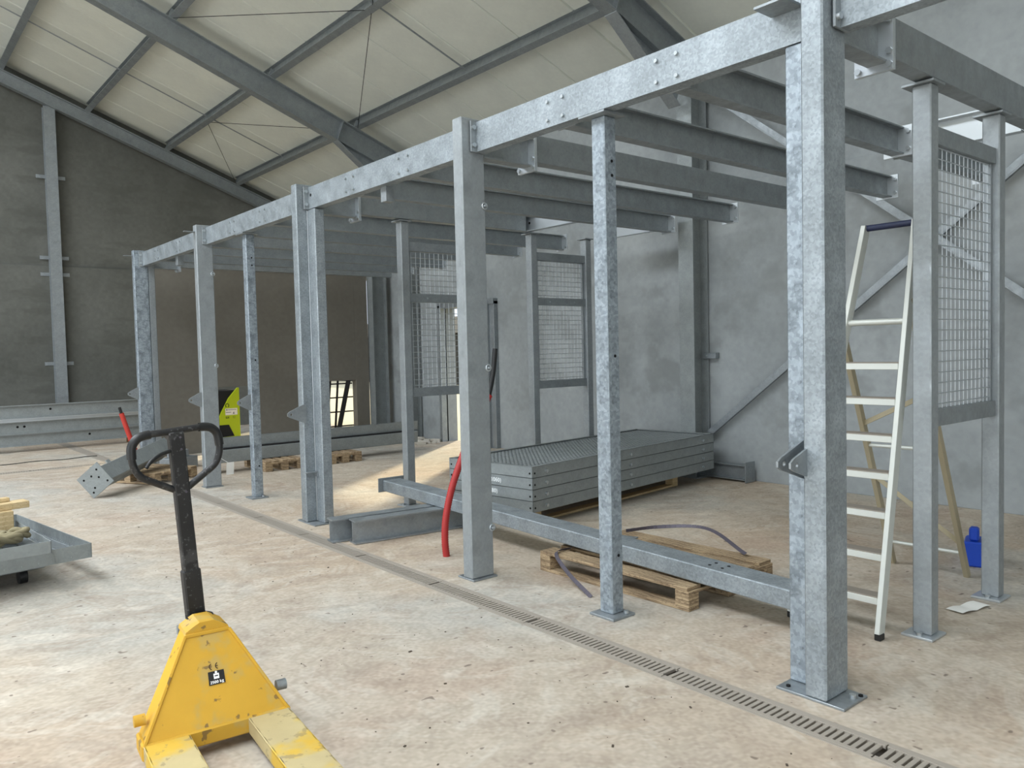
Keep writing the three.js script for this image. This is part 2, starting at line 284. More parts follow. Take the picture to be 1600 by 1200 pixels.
{ // partition wall under the far joists, with two low hatches
  const z0 = -13.2, z1 = -13.05, T = 3.06, a = [4.55, 5.26], b = [6.48, 7.09], h = 1.05;
  struct('wall_partition', [bx(3.46, a[0], 0, T, z0, z1, 0.004), bx(a[1], b[0], 0, T, z0, z1, 0.004), bx(b[1], 7.36, 0, T, z0, z1, 0.004), bx(a[0], a[1], h, T, z0, z1, 0.004), bx(b[0], b[1], h + 0.01, T, z0, z1, 0.004)], M.partition, 'smooth brown-grey partition wall with two low hatches', 4.6);
}
{ // roof: insulated panels one metre wide, rooflights along the ridge
  const c = new THREE.Group(); c.name = 'ceiling'; c.userData.kind = 'structure'; c.userData.label = 'off-white insulated panel roof with visible panel joints'; scene.add(c);
  const L = Math.hypot(1, SL), mk = (xa, xb) => { const len = (xb - xa) * L; const g = chamferBox(len, 0.08, 0.984, 0.01); return metric(g, 2.1, 0.3, 0.2); };
  const gR = mk(-1.3, 8.1), gS = mk(-3, -1.3), ang = Math.atan(SL);
  const place = (g, xm, z, side, m, nm) => { const o = new THREE.Mesh(g, m); o.name = nm; o.castShadow = o.receiveShadow = true; const y = roofY(xm) + 0.245; if (side > 0) { o.position.set(xm, y, z); o.rotation.z = -ang; } else { o.position.set(2 * RIDGE_X - xm, y, z); o.rotation.z = ang; } c.add(o); };
  for (let z = -17.3; z < 9.3; z += 1) for (const s of [1, -1]) { place(gR, 3.4, z, s, M.roof, 'roof_panel'); { const lit = z > LIT[0] - 0.6 && z < LIT[1] + 0.1; place(gS, -2.15, z, s, lit ? M.rooflight : M.roof, lit ? 'rooflight_panel' : 'ridge_panel'); } }
}
// purlins
[6.67, 5.21, 3.75, 2.33, 0.88, -0.58].forEach((x, i) => {
  const t = thing('roof_purlin', ['steel roof purlin nearest the side wall eave', 'second steel roof purlin up from the eave', 'third steel roof purlin up from the eave', 'fourth steel roof purlin up from the eave', 'fifth steel roof purlin up from the eave', 'sixth steel roof purlin up from the eave'][i], 'purlin', [x, roofY(x), Z_FAR + 0.05], 0, 'roof purlins of the hall');
  const a = Math.atan(SL); const g = ext(Isec(0.2, 0.1, 0.008, 0.011), 26.4); g.rotateZ(-a); part(t, 'beam', g, M.galvDull);
  for (const z of [-12.05, -5.85]) { const cl = bx(-0.045, 0.045, 0, 0.12, z - Z_FAR - 0.05 - 0.004, z - Z_FAR - 0.05 + 0.004); cl.rotateZ(-a); part(t, 'cleat', cl.translate(-0.02, 0.01, 0.09), M.galvDull); }
});
// rafters with haunches and wall columns
function rafter(z, label, depth, flange, haunch) {
  const a = Math.atan(SL), t = thing('roof_rafter', label, 'rafter', [7.6, roofY(7.6), z]);
  const len = (7.6 - RIDGE_X) / Math.cos(a); const g = ext(Isec(depth, flange, 0.01, 0.014), len, 'x'); g.translate(-len, -depth, 0); g.rotateZ(-a); part(t, 'beam', g, M.galvDull);
  if (haunch) {
    const h = ext([[0, 0], [-1.25, 0], [0, -0.38]], 0.01).translate(0, 0, -0.005); h.rotateZ(-a); h.translate(-Math.sin(a) * depth, -Math.cos(a) * depth, 0); part(t, 'haunch_web', h, M.galvDull);
    const hf = bar([-1.25, -depth, 0], [0, -depth - 0.38, 0], flange, 0.014, [0, 0, 1]); hf.rotateZ(-a); part(t, 'haunch_flange', hf, M.galvDull);
    const st = bx(-1.26, -1.245, -depth + 0.014, -0.014, -flange / 2, flange / 2, 0.001); st.rotateZ(-a); part(t, 'stiffener', st, M.galvDull);
  }
  return t;
}
rafter(-12.05, 'blue-grey steel roof rafter ending in a haunch above the joists', 0.36, 0.17, true);
rafter(-5.85, 'dark steel roof rafter with haunch meeting the column by the stacked gratings', 0.36, 0.17, true);
rafter(-17.44, 'steel rafter lying along the top of the far gable wall', 0.24, 0.16, false);
function column(z, label, h, x0 = 7.5, x1 = 7.78, b = 0.21) {
  const t = thing('wall_column', label, 'column', [0, 0, z]);
  const hD = x1 - x0, g = ext(Isec(hD, b, 0.012, 0.016).map(([p, q]) => [q, p]), h, 'y'); g.translate(x0, 0, 0); part(t, 'shaft', g, M.galvPale); part(t, 'base_plate', bx(x0 - 0.03, x1 + 0.01, 0, 0.02, -0.15, 0.15), M.galvDull); return t;
}
{ const c1 = column(-5.85, 'galvanised wall column behind the stack of grating platforms', 5.0); const b = part(c1, 'wall_clip', bx(7.72, 7.79, 1.39, 1.46, 0.06, 0.24), M.galvDull); bolt(b, 7.71, 1.425, 0.12, 'x'); }
column(-12.05, 'wall column beside the doorway seen through the far mesh panel', 5.0);
column(-12.98, 'paired wall column at the end of the brown-grey partition', 4.6, 7.38, 7.68, 0.2);
{ // gable column
  const t = thing('gable_column', 'flat galvanised column running up the far gable wall', 'column', [3.1, 0, -17.6]);
  part(t, 'shaft', ext(Isec(0.16, 0.2, 0.01, 0.013).map(([p, q]) => [p, q]), roofY(3.1) - 0.25, 'y').translate(0, 0, 0.16), M.galvDull);
  for (const y of [1.48, 3.21, 3.53, 5.08]) for (const s of [-1, 1]) part(t, 'wall_clip', bx(s * 0.09, s * 0.25, y - 0.035, y + 0.035, 0.0, 0.012), M.galvDull);
}
// sag rods and wind-bracing cables under the roof
{
  const P = (x, z, d = 0.1) => [x, roofY(x) + d, z], px = [6.67, 5.21, 3.75, 2.33, 0.88];
  for (const [z, bay] of [[-14.9, 'far bay'], [-8.9, 'near bay']]) for (let i = 0; i < 4; i++) lone('sag_rod', rod(P(px[i], z), P(px[i + 1], z), 0.012), M.galvDull, `thin steel sag rod between roof purlins in the ${bay}`, 'rod', `sag rods in the ${bay}`);
  const cab = (a, b, l) => lone('bracing_cable', rod(a, b, 0.005, 6), M.dark, l, 'cable');
  cab(P(3.75, -11.95, 0), P(5.17, -9.0, 0), 'thin wind bracing cable crossing the white roof from the blue-grey rafter');
  cab(P(5.25, -8.97, 0), P(6.67, -11.95, 0), 'thin wind bracing cable dropping to the haunched rafter');
  cab(P(5.17, -8.8, 0), P(3.75, -5.95, 0), 'thin wind bracing cable running on towards the dark rafter');
  cab(P(5.25, -14.84, 0), P(6.67, -12.15, 0), 'thin bracing cable passing behind the blue-grey rafter');
  cab(P(5.25, -14.98, 0), P(6.67, -17.4, 0), 'thin bracing cable running into the far gable corner');
}
// wall braces
{
  const brace = (a, b, l) => { const t = thing('wall_brace', l, 'brace'); part(t, 'angle_leg', bar(a, b, 0.075, 0.008, [0, 0.77, 0.64]), M.galvDull); const o = [a, b].map((p) => [p[0] + 0.03, p[1] - 0.03, p[2]]); part(t, 'angle_leg', bar(o[0], o[1], 0.07, 0.008, [1, 0, 0]), M.galvDull); };
  brace([7.7, 0.5, -5.72], [7.7, 4.5, -0.62], 'diagonal steel brace rising from the column foot up the side wall');
  brace([7.67, 4.5, -5.72], [7.67, 0.6, -0.75], 'diagonal steel brace falling across the side wall above the ladder');
}
// door frame of the side doorway
{ const t = struct('door_1', [bx(7.68, 7.8, 0, 2.32, -9.95, -9.86), bx(7.72, 7.83, 0, 2.32, -9.86, -9.74)], M.galvDull, 'steel frame of the open side doorway'); part(t, 'jamb', bx(7.7, 7.83, 0, 2.32, -11.27, -11.2), M.galvDull); part(t, 'lintel', bx(7.7, 7.83, 2.27, 2.36, -11.27, -9.74), M.galvDull); }
// outside
struct('ground_outside', [bx(8.02, 60, -0.4, -0.06, -60, 40, 0.01), bx(-30, 8.02, -0.4, -0.06, -60, -17.82, 0.01), bx(-60, -14.2, -0.4, -0.06, -17.82, 40, 0.01), bx(-14.2, 8.02, -0.4, -0.06, 9.2, 40, 0.01)], M.ground, 'pale sunlit ground outside the hall');
lone('shed', [bx(22, 28, -0.06, 2.4, -44, 8, 0.02), ext([[0, 0], [6.4, 0], [3.2, 1.0]], 52).translate(21.8, 2.4, -44)], M.shed, 'dark shed standing outside beyond the open side doorway', 'shed');

// ------------------------------------------------------------------ drain gratings
{
  const W = DRX1 - DRX0, barG = metric(chamferBox(W - 0.05, 0.016, 0.0195, 0.0015)), railG = metric(bx(-W / 2 + 0.004, -W / 2 + 0.026, -0.012, 0.003, -0.497, 0.497, 0.001)), railG2 = metric(bx(W / 2 - 0.026, W / 2 - 0.004, -0.012, 0.003, -0.497, 0.497, 0.001));
  const bars = (t, n) => { for (let i = 0; i < n; i++) { const b = new THREE.Mesh(barG, M.drain); b.name = 'bar'; b.position.set(0, -0.007, -0.49 + (i + 0.5) * 0.98 / n); b.castShadow = b.receiveShadow = true; t.add(b); } };
  const mk = () => { const t = new THREE.Group(); for (const g of [railG, railG2]) { const r = new THREE.Mesh(g, M.drain); r.name = 'rail'; r.castShadow = r.receiveShadow = true; t.add(r); } return t; };
  const near = mk(); bars(near, 32);
  const far = mk(); { const gs = []; for (let i = 0; i < 32; i++) gs.push(chamferBox(W - 0.05, 0.016, 0.0195, 0.0015).translate(0, -0.007, -0.49 + (i + 0.5) * 0.98 / 32)); const b = part(far, 'bars', gs, M.drain); b.userData.kind = 'stuff'; }
  for (let k = 0; k < 18; k++) { const t = (k < 9 ? near : far).clone(); t.name = numbered('drain_grating'); t.position.set((DRX0 + DRX1) / 2, 0, 0.1 - k); tag(t, 'slotted steel grating section of the long floor drain in front of the posts', 'drain grating', 'gratings of the long floor drain'); scene.add(t); }
  for (let k = 0; k < 6; k++) { const t = far.clone(); t.name = numbered('drain_grating'); t.rotation.y = Math.PI / 2; t.position.set(DRX0 - 0.5 - k, 0, -12.915); tag(t, 'slotted steel grating of the cross drain near the far gable', 'drain grating', 'gratings of the cross drain'); scene.add(t); }
}

// ------------------------------------------------------------------ the galvanised frame
const BX0 = 3.24, BX1 = 3.325, BY0 = 2.862, BY1 = 3.057;
const lugShape = (s = 1) => [[0, -0.085], [0, 0.085], [-0.02, 0.088], [-0.135 * s, 0.028], [-0.152 * s, 0.012], [-0.152 * s, -0.012], [-0.135 * s, -0.026], [-0.02, -0.085]];
const hookG = metric(mergeGeometries([plain(new THREE.TorusGeometry(0.02, 0.006, 6, 12)), bx(-0.012, 0.012, -0.006, 0.006, -0.02, 0.02, 0.002)]));
function hook(o, x, y, z, turn = 0) { const h = new THREE.Mesh(hookG, M.galvBright); h.name = 'eyelet'; h.position.set(x, y, z); h.rotation.y = turn; h.castShadow = true; o.add(h); }
function mainPost(zc, label, o = {}) {
  const t = thing('frame_post', label, 'post', [3.225, 0, zc]), x0 = -0.095, x1 = 0.095;
  part(t, 'shaft', bx(x0, x1, 0.012, 3.085, -0.05, 0.05, 0.008), o.m ?? M.galvPost);
  const pz0 = o.pz0 ?? -0.1, pz1 = o.pz1 ?? 0.07; part(t, 'base_plate', bx(x0 - 0.002, x1 + 0.012, 0, 0.012, pz0, pz1, 0.002), M.galvDull);
  if (o.sec) { const a = o.sec; part(t, 'backing_post', bx(0.008, 0.104, 0.012, 2.855, a[0], a[1], 0.007), o.m2 ?? o.m ?? M.galvDull); part(t, 'weld_seam', rod([0.006, 0.02, a[0] > 0 ? a[0] : a[1]], [0.006, 2.85, a[0] > 0 ? a[0] : a[1]], 0.004, 6), M.galvBright); }
  if (o.lug) for (const dz of o.lug) part(t, 'lug', ext(lugShape(o.ls ?? 1).map(([a, b]) => [a, b]), 0.01, 'z', [[-0.122 * (o.ls ?? 1), 0, 0.011]]).translate(x0 + (o.lx ?? 0), o.ly ?? 1.045, dz), M.galvDull);
  if (o.hooks) for (const y of o.hooks) hook(t, x1 - 0.012, y, 0.055, 0);
  if (o.plate) part(t, 'top_tab', bx(x0 - 0.12, x0 + 0.01, 3.0, 3.008, -0.03, 0.03, 0.001), M.galvDull);
  return t;
}
const pBig = mainPost(-1.78, 'tall double galvanised post with twin lugs beside the step ladder', { sec: [-0.185, -0.05], pz0: -0.19, pz1: 0.13, lug: [-0.04, -0.1], lx: 0.1, ls: 1.5, ly: 1.035, m: M.galv, m2: M.galvMot });
bolt(pBig, 0.035, 0.02, 0.1, 'y', hexBig); bolt(pBig, 0.075, 0.013, 0.115, 'y', hexG, M.hole); bolt(pBig, -0.06, 0.013, -0.15, 'y', hexG, M.hole);
part(pBig, 'saddle_plate', [bx(-0.13, 0.01, 3.005, 3.017, -0.25, -0.1, 0.001)], M.galvDull);
mainPost(-4.3, 'galvanised frame post in front of the red conduit', { hooks: [2.515, 1.43, 0.34], pz0: -0.11, pz1: 0.07, m: M.galvPost });
const p3 = mainPost(-6.825, 'double galvanised post with triangular lug between the lying beams and mesh panels', { sec: [0.06, 0.2], pz0: -0.14, pz1: 0.22, lug: [0.05], ls: 1.2, ly: 1.01, lx: 0.03, m: M.galv });
part(p3, 'tab', [bx(-0.1, 0.0, 0.47, 0.476, 0.05, 0.11, 0.001), bx(-0.005, 0.02, 0.43, 0.476, 0.05, 0.11, 0.001)], M.galvDull);
const p2 = mainPost(-9.53, 'galvanised frame post with triangular lug and white tag near its foot', { lug: [0.03], hooks: [2.52, 1.44], plate: true, m: M.galvPost });
const p1 = mainPost(-12.2, 'last galvanised frame post standing nearest the far gable', { lug: [0.03], plate: true, m: M.galvMot, pz0: -0.1, pz1: 0.1 });
part(p1, 'backing_post', bx(0.1, 0.185, 0.012, 3.085, -0.045, 0.045, 0.006), M.galvDull);
function slimPost(zc, label, m, lug) {
  const t = thing('slim_post', label, 'post', [3.338, 0, zc]);
  part(t, 'shaft', bx(-0.048, 0.048, 0.014, 2.848, -0.05, 0.05, 0.006), m);
  const bp = part(t, 'base_plate', bx(-0.105, 0.08, 0, 0.014, -0.08, 0.11, 0.002), M.galvDull); bolt(bp, 0.03, 0.024, 0.085, 'y', hexBig);
  part(t, 'cap_plate', bx(-0.1, 0.08, 2.848, 2.86, -0.1, 0.1, 0.001), M.galvDull);
  for (const y of [2.6, 2.52, 1.5, 0.35]) { const h = part(t, 'drain_hole', cyl(0.009, 0.004, 10).rotateX(Math.PI / 2).translate(0.01, y, 0.0505), M.hole); h.castShadow = false; }
  if (lug) part(t, 'lug', ext(lugShape(1), 0.01, 'z', [[-0.122, 0, 0.011]]).translate(-0.048, 1.045, 0.03), M.galvDull);
  return t;
}
slimPost(-3.17, 'slim mottled galvanised post standing in front of the old pallet', M.galvMot, false);
slimPost(-8.44, 'slim mottled galvanised post with triangular lug before the yellow machine hatch', M.galvMot, true);

// front beams (channels, web outwards) between the main posts
function frontBeam(z0, z1, joists, label, o = {}) {
  const t = thing('edge_beam', label, 'beam', [BX0, BY0, z0]); const L = z1 - z0;
  part(t, 'channel', ext(Csec(BY1 - BY0, BX1 - BX0, 0.011), L), M.galv);
  for (const e of [0, L]) part(t, 'end_plate', bx(-0.045, 0.08, -0.004, 0.2, e ? L - 0.012 : 0, e ? L : 0.012, 0.002), M.galvDull);
  for (const y of [0.04, 0.155]) { bolt(t, -0.024, y, 0.018, 'z', hexBig); }
  for (const z of joists) for (const dz of [-0.065, 0.065]) for (const y of [0.04, 0.148]) bolt(t, -0.006, y, z + dz - z0, 'x');
  if (o.hang) part(t, 'hanger', bx(0.05, 0.13, -0.12, 0.0, o.hang - z0 - 0.04, o.hang - z0 + 0.04, 0.002), M.galvDull);
  if (o.hole) { const h = part(t, 'hole', cyl(0.014, 0.004, 12).rotateZ(Math.PI / 2).translate(-0.0005, 0.12, o.hole), M.hole); h.castShadow = false; }
  return t;
}
frontBeam(-12.13, -9.6, [-11.42, -10.48], 'galvanised edge beam of the end bay nearest the far gable', { hang: -10.75 });
frontBeam(-9.47, -6.89, [-8.63, -7.8], 'galvanised edge beam over the slim post with a lug', {});
frontBeam(-6.76, -4.36, [-5.97, -5.135], 'galvanised edge beam above the red conduit', { hang: -5.52, hole: 0.06 });
frontBeam(-4.24, -1.84, [-3.46, -2.63], 'galvanised edge beam above the slim post by the old pallet', {});
frontBeam(-1.72, 2.2, [], 'galvanised edge beam running on past the tall double post', {});

// cross beams (box) on bolted brackets
function crossBeam(zc, x1, label) {
  const t = thing('cross_beam', label, 'beam', [3.32, 0, zc]), y0 = 2.868, y1 = 3.062, w = 0.048, xb = 0.44;
  part(t, 'bracket', [bx(0, xb - 0.006, y0 - 0.03, y0 - 0.018, -w, w, 0.001), bx(0, xb - 0.006, y0 - 0.018, y1, -0.006, 0.006, 0.001), bx(0, xb - 0.006, y1 - 0.012, y1, -w, w, 0.001)], M.galvDull);
  for (const dx of [-0.012, 0.002]) part(t, 'joint_plate', bx(xb + dx, xb + dx + 0.011, y0 - 0.065, y1 + 0.005, -0.11, 0.075, 0.001), M.galvBright);
  for (const y of [y0 - 0.04, y0 + 0.02, y1 - 0.03]) for (const z of [-0.09, 0.058]) bolt(t, xb - 0.018, y, z, 'x', hexBig);
  part(t, 'box_section', bx(xb + 0.014, x1 - 3.32, y0, y1, -w, w, 0.004), M.galvDull);
  return t;
}
crossBeam(-1.8, 7.36, 'deep box cross beam over the mesh screen beside the ladder');
crossBeam(-4.3, 7.36, 'box cross beam spanning back from the post by the red conduit');
crossBeam(-6.82, 5.86, 'box cross beam resting on the far mesh screen posts');
crossBeam(-9.53, 7.36, 'box cross beam behind the post with the white tag');
crossBeam(-12.2, 7.36, 'last box cross beam nearest the far gable');

// joists (I-beams) with end plates
function joist(zc, x0, x1, label) {
  const t = thing('floor_joist', label, 'joist', [x0, 2.865, zc]), L = x1 - x0;
  part(t, 'section', ext(Isec(0.19, 0.09, 0.007, 0.011), L - 0.024, 'x').translate(0.012, 0, 0), M.galvDull);
  const e0 = part(t, 'end_plate', bx(0, 0.012, -0.006, 0.196, -0.075, 0.075, 0.001), M.galvDull); void e0;
  const e = part(t, 'end_plate', bx(L - 0.012, L, -0.012, 0.2, -0.1, 0.1, 0.001), M.galvBright);
  for (const z of [-0.075, 0.075]) for (const y of [0.035, 0.155]) bolt(e, L - 0.02, y, z, 'x', hexBig);
  return t;
}
const BJ = BX1 + 0.001;
joist(-2.63, BJ, 5.79, 'short steel joist ending at the trimmer channel beside the tall double post');
joist(-2.63, 5.87, 7.38, 'short steel joist continuing beyond the trimmer to the side wall');
joist(-3.46, BJ, 7.4, 'long steel joist above the slim post, free end over the ladder');
joist(-5.135, BJ, 7.36, 'long steel joist whose free end hangs right of the wall column');
joist(-5.97, BJ, 7.35, 'long steel joist whose free end hangs left of the wall column');
joist(-7.8, BJ, 7.38, 'steel joist just behind the far mesh screens');
joist(-8.63, BJ, 7.3, 'second steel joist behind the far mesh screens');
joist(-10.48, BJ, 7.3, 'steel joist between the two far posts, nearer one');
joist(-11.42, BJ, 7.3, 'steel joist between the two far posts, last before the gable');
function trimmer(x, z0, z1, label, y = 2.868) {
  const t = thing('trimmer_channel', label, 'channel', [x, y, z0]), L = z1 - z0;
  part(t, 'channel', ext(Csec(0.192, 0.075, 0.009).map(([a, b]) => [0.075 - a, b]), L), M.galvBright.clone());
  part(t, 'end_plate', bx(0.0, 0.075, 0, 0.192, -0.001, 0.01, 0.001), M.galvDull);
  const h = part(t, 'bolt_hole', cyl(0.014, 0.004, 12).rotateZ(Math.PI / 2).translate(0.064, 0.1, 0.07), M.hole); h.castShadow = false; return t;
}
trimmer(5.795, -2.7, -1.86, 'bright trimmer channel above the mesh screen beside the ladder');
trimmer(5.87, -6.87, -6.03, 'bright trimmer channel above the middle of the far mesh screens');
trimmer(7.1, -6.8, -6.03, 'trimmer channel near the side wall over the far mesh screens');

// screen posts and mesh panels
function screenPost(x, zc, label, group) {
  const t = thing('screen_post', label, 'post', [x, 0, zc], 0, group);
  part(t, 'shaft', bx(-0.046, 0.046, 0.014, 2.846, -0.047, 0.047, 0.006), M.galvPost);
  const b = part(t, 'base_plate', bx(-0.1, 0.075, 0, 0.014, -0.085, 0.075, 0.003), M.galvBright); bolt(b, -0.075, 0.022, 0.0, 'y', hexBig);
  part(t, 'cap_plate', bx(-0.07, 0.07, 2.846, 2.858, -0.09, 0.07, 0.001), M.galvDull); return t;
}
screenPost(4.285, -1.81, 'galvanised mesh screen post standing behind the step ladder foot');
screenPost(5.2, -1.81, 'galvanised mesh screen post beside the blue tool case');
screenPost(4.275, -6.83, 'galvanised mesh screen post nearest the front posts, by the end of the lying box beam');
screenPost(5.2, -6.83, 'galvanised mesh screen post hidden behind the post with the red conduit');
screenPost(5.978, -6.83, 'galvanised mesh screen post below the bright trimmer, right of the doorway');
screenPost(6.845, -6.83, 'galvanised mesh screen post nearest the side wall');
function meshPanel(x0, x1, zc, midRail, label) {
  const t = thing('mesh_panel', label, 'mesh panel', [x0, 0, zc]), W = x1 - x0, wr = 0.0032;
  const rail = (y0, y1) => part(t, 'rail', bx(0, W, y0, y1, -0.02, 0.03, 0.002), M.galvDull);
  rail(2.56, 2.65); rail(1.095, 1.185); if (midRail) { const r = rail(2.05, 2.135); bolt(r, W * 0.25, 2.09, 0.033, 'z'); bolt(r, W * 0.75, 2.09, 0.033, 'z'); }
  part(t, 'stile', bx(0, 0.03, 1.185, 2.56, -0.02, 0.012, 0.001), M.galvDull); part(t, 'stile', bx(W - 0.03, W, 1.185, 2.56, -0.02, 0.012, 0.001), M.galvDull);
  const gs = []; const p = 0.056;
  for (let x = 0.045; x < W - 0.03; x += p) gs.push(rod([x, 1.17, 0.0], [x, 2.58, 0.0], wr, 6));
  for (let y = 1.21; y < 2.56; y += p) gs.push(rod([0.015, y, 0.005], [W - 0.015, y, 0.005], wr, 6));
  const w = part(t, 'wire_mesh', gs, M.galvBright); w.userData.kind = 'stuff'; return t;
}
meshPanel(4.332, 5.153, -1.81, false, 'tall wire mesh screen panel beside the step ladder');
meshPanel(4.322, 5.153, -6.83, true, 'wire mesh screen panel in front of the side doorway, left of the middle gap');
meshPanel(6.025, 6.798, -6.83, true, 'wire mesh screen panel nearest the side wall behind the grating stack');

// ------------------------------------------------------------------ pallets, platforms, lying steel
function pallet(label, pos, turn, L, W, m, group) {          // long side along z, boards along z, bearers across
  const t = thing('pallet', label, 'pallet', pos, turn, group), H = 0.14, r = rng(Math.round(pos[0] * 1000 + 7));
  const n = 5, bw = W / 6.6; for (let i = 0; i < n; i++) { const x = -W / 2 + bw / 2 + i * (W - bw) / (n - 1); part(t, 'board', chamferBox(bw * (i % 4 ? 0.8 : 1), 0.021, L - r() * 0.02, 0.003).rotateY((r() - 0.5) * 0.01).translate(x, H - 0.0105 - r() * 0.002, (r() - 0.5) * 0.01), m, 0.5, true); }
  for (const z of [-L / 2 + 0.05, 0, L / 2 - 0.05]) part(t, 'bearer', chamferBox(W, 0.02, 0.1, 0.003).translate(0, H - 0.032, z), m, 0.5);
  for (const z of [-L / 2 + 0.05, 0, L / 2 - 0.05]) for (const x of [-W / 2 + 0.05, 0, W / 2 - 0.05]) part(t, 'block', chamferBox(0.1, 0.078, 0.1, 0.003).translate(x, 0.0595, z), m, 0.5);
  for (const x of [-W / 2 + 0.05, 0, W / 2 - 0.05]) part(t, 'bottom_board', chamferBox(0.1, 0.02, L, 0.003).translate(x, 0.0105, 0), m, 0.5, true);
  return t;
}
pallet('worn grey wooden pallet carrying the long box beam', [4.11, 0, -3.52], 0.02, 1.27, 0.9, M.woodOld);
// lying box beam
{
  const t = thing('box_beam', 'long galvanised box beam lying across the old pallet and two floor beams', 'beam', [3.835, 0.142, -2.2]);
  const dx = 0.15, L = 4.5, a = -Math.atan2(dx, L), up = Math.atan2(0.07, L);
  const g = bx(-0.095, 0.095, 0, 0.105, -L, 0, 0.006); g.rotateX(-up * -1).rotateY(a); part(t, 'section', g, M.galv);
  const e = bx(-0.14, 0.14, -0.01, 0.125, -L - 0.012, -L, 0.002); e.rotateX(up).rotateY(a); part(t, 'end_plate', e, M.galvDull);
  for (let i = 0; i < 4; i++) { const h = part(t, 'bolt_hole', cyl(0.01, 0.003, 10).translate(-0.03 + (i % 2) * 0.06, 0.1055, -0.55 - (i >> 1) * 0.09).rotateX(up).rotateY(a), M.hole); h.castShadow = false; }
}
{ const t = thing('steel_plate', 'small galvanised plate lying on the worn pallet behind the box beam', 'plate', [4.24, 0.141, -3.95], 0.3); part(t, 'plate', bx(-0.13, 0.13, 0, 0.01, -0.1, 0.1, 0.001), M.galvDull); }
// two I-beams on the floor
[[2.955, -5.97, 'back I-beam of two lying side by side across the drain'], [3.065, -5.79, 'front I-beam of two lying side by side across the drain']].forEach(([x, z, l], i) => {
  const t = thing('lying_beam', l, 'beam', [x, 0.004, z], -0.12, 'pair of floor beams'); part(t, 'section', ext(Isec(0.19, 0.13, 0.008, 0.011), 1.3 - i * 0.06, 'x'), M.galvDull);
});
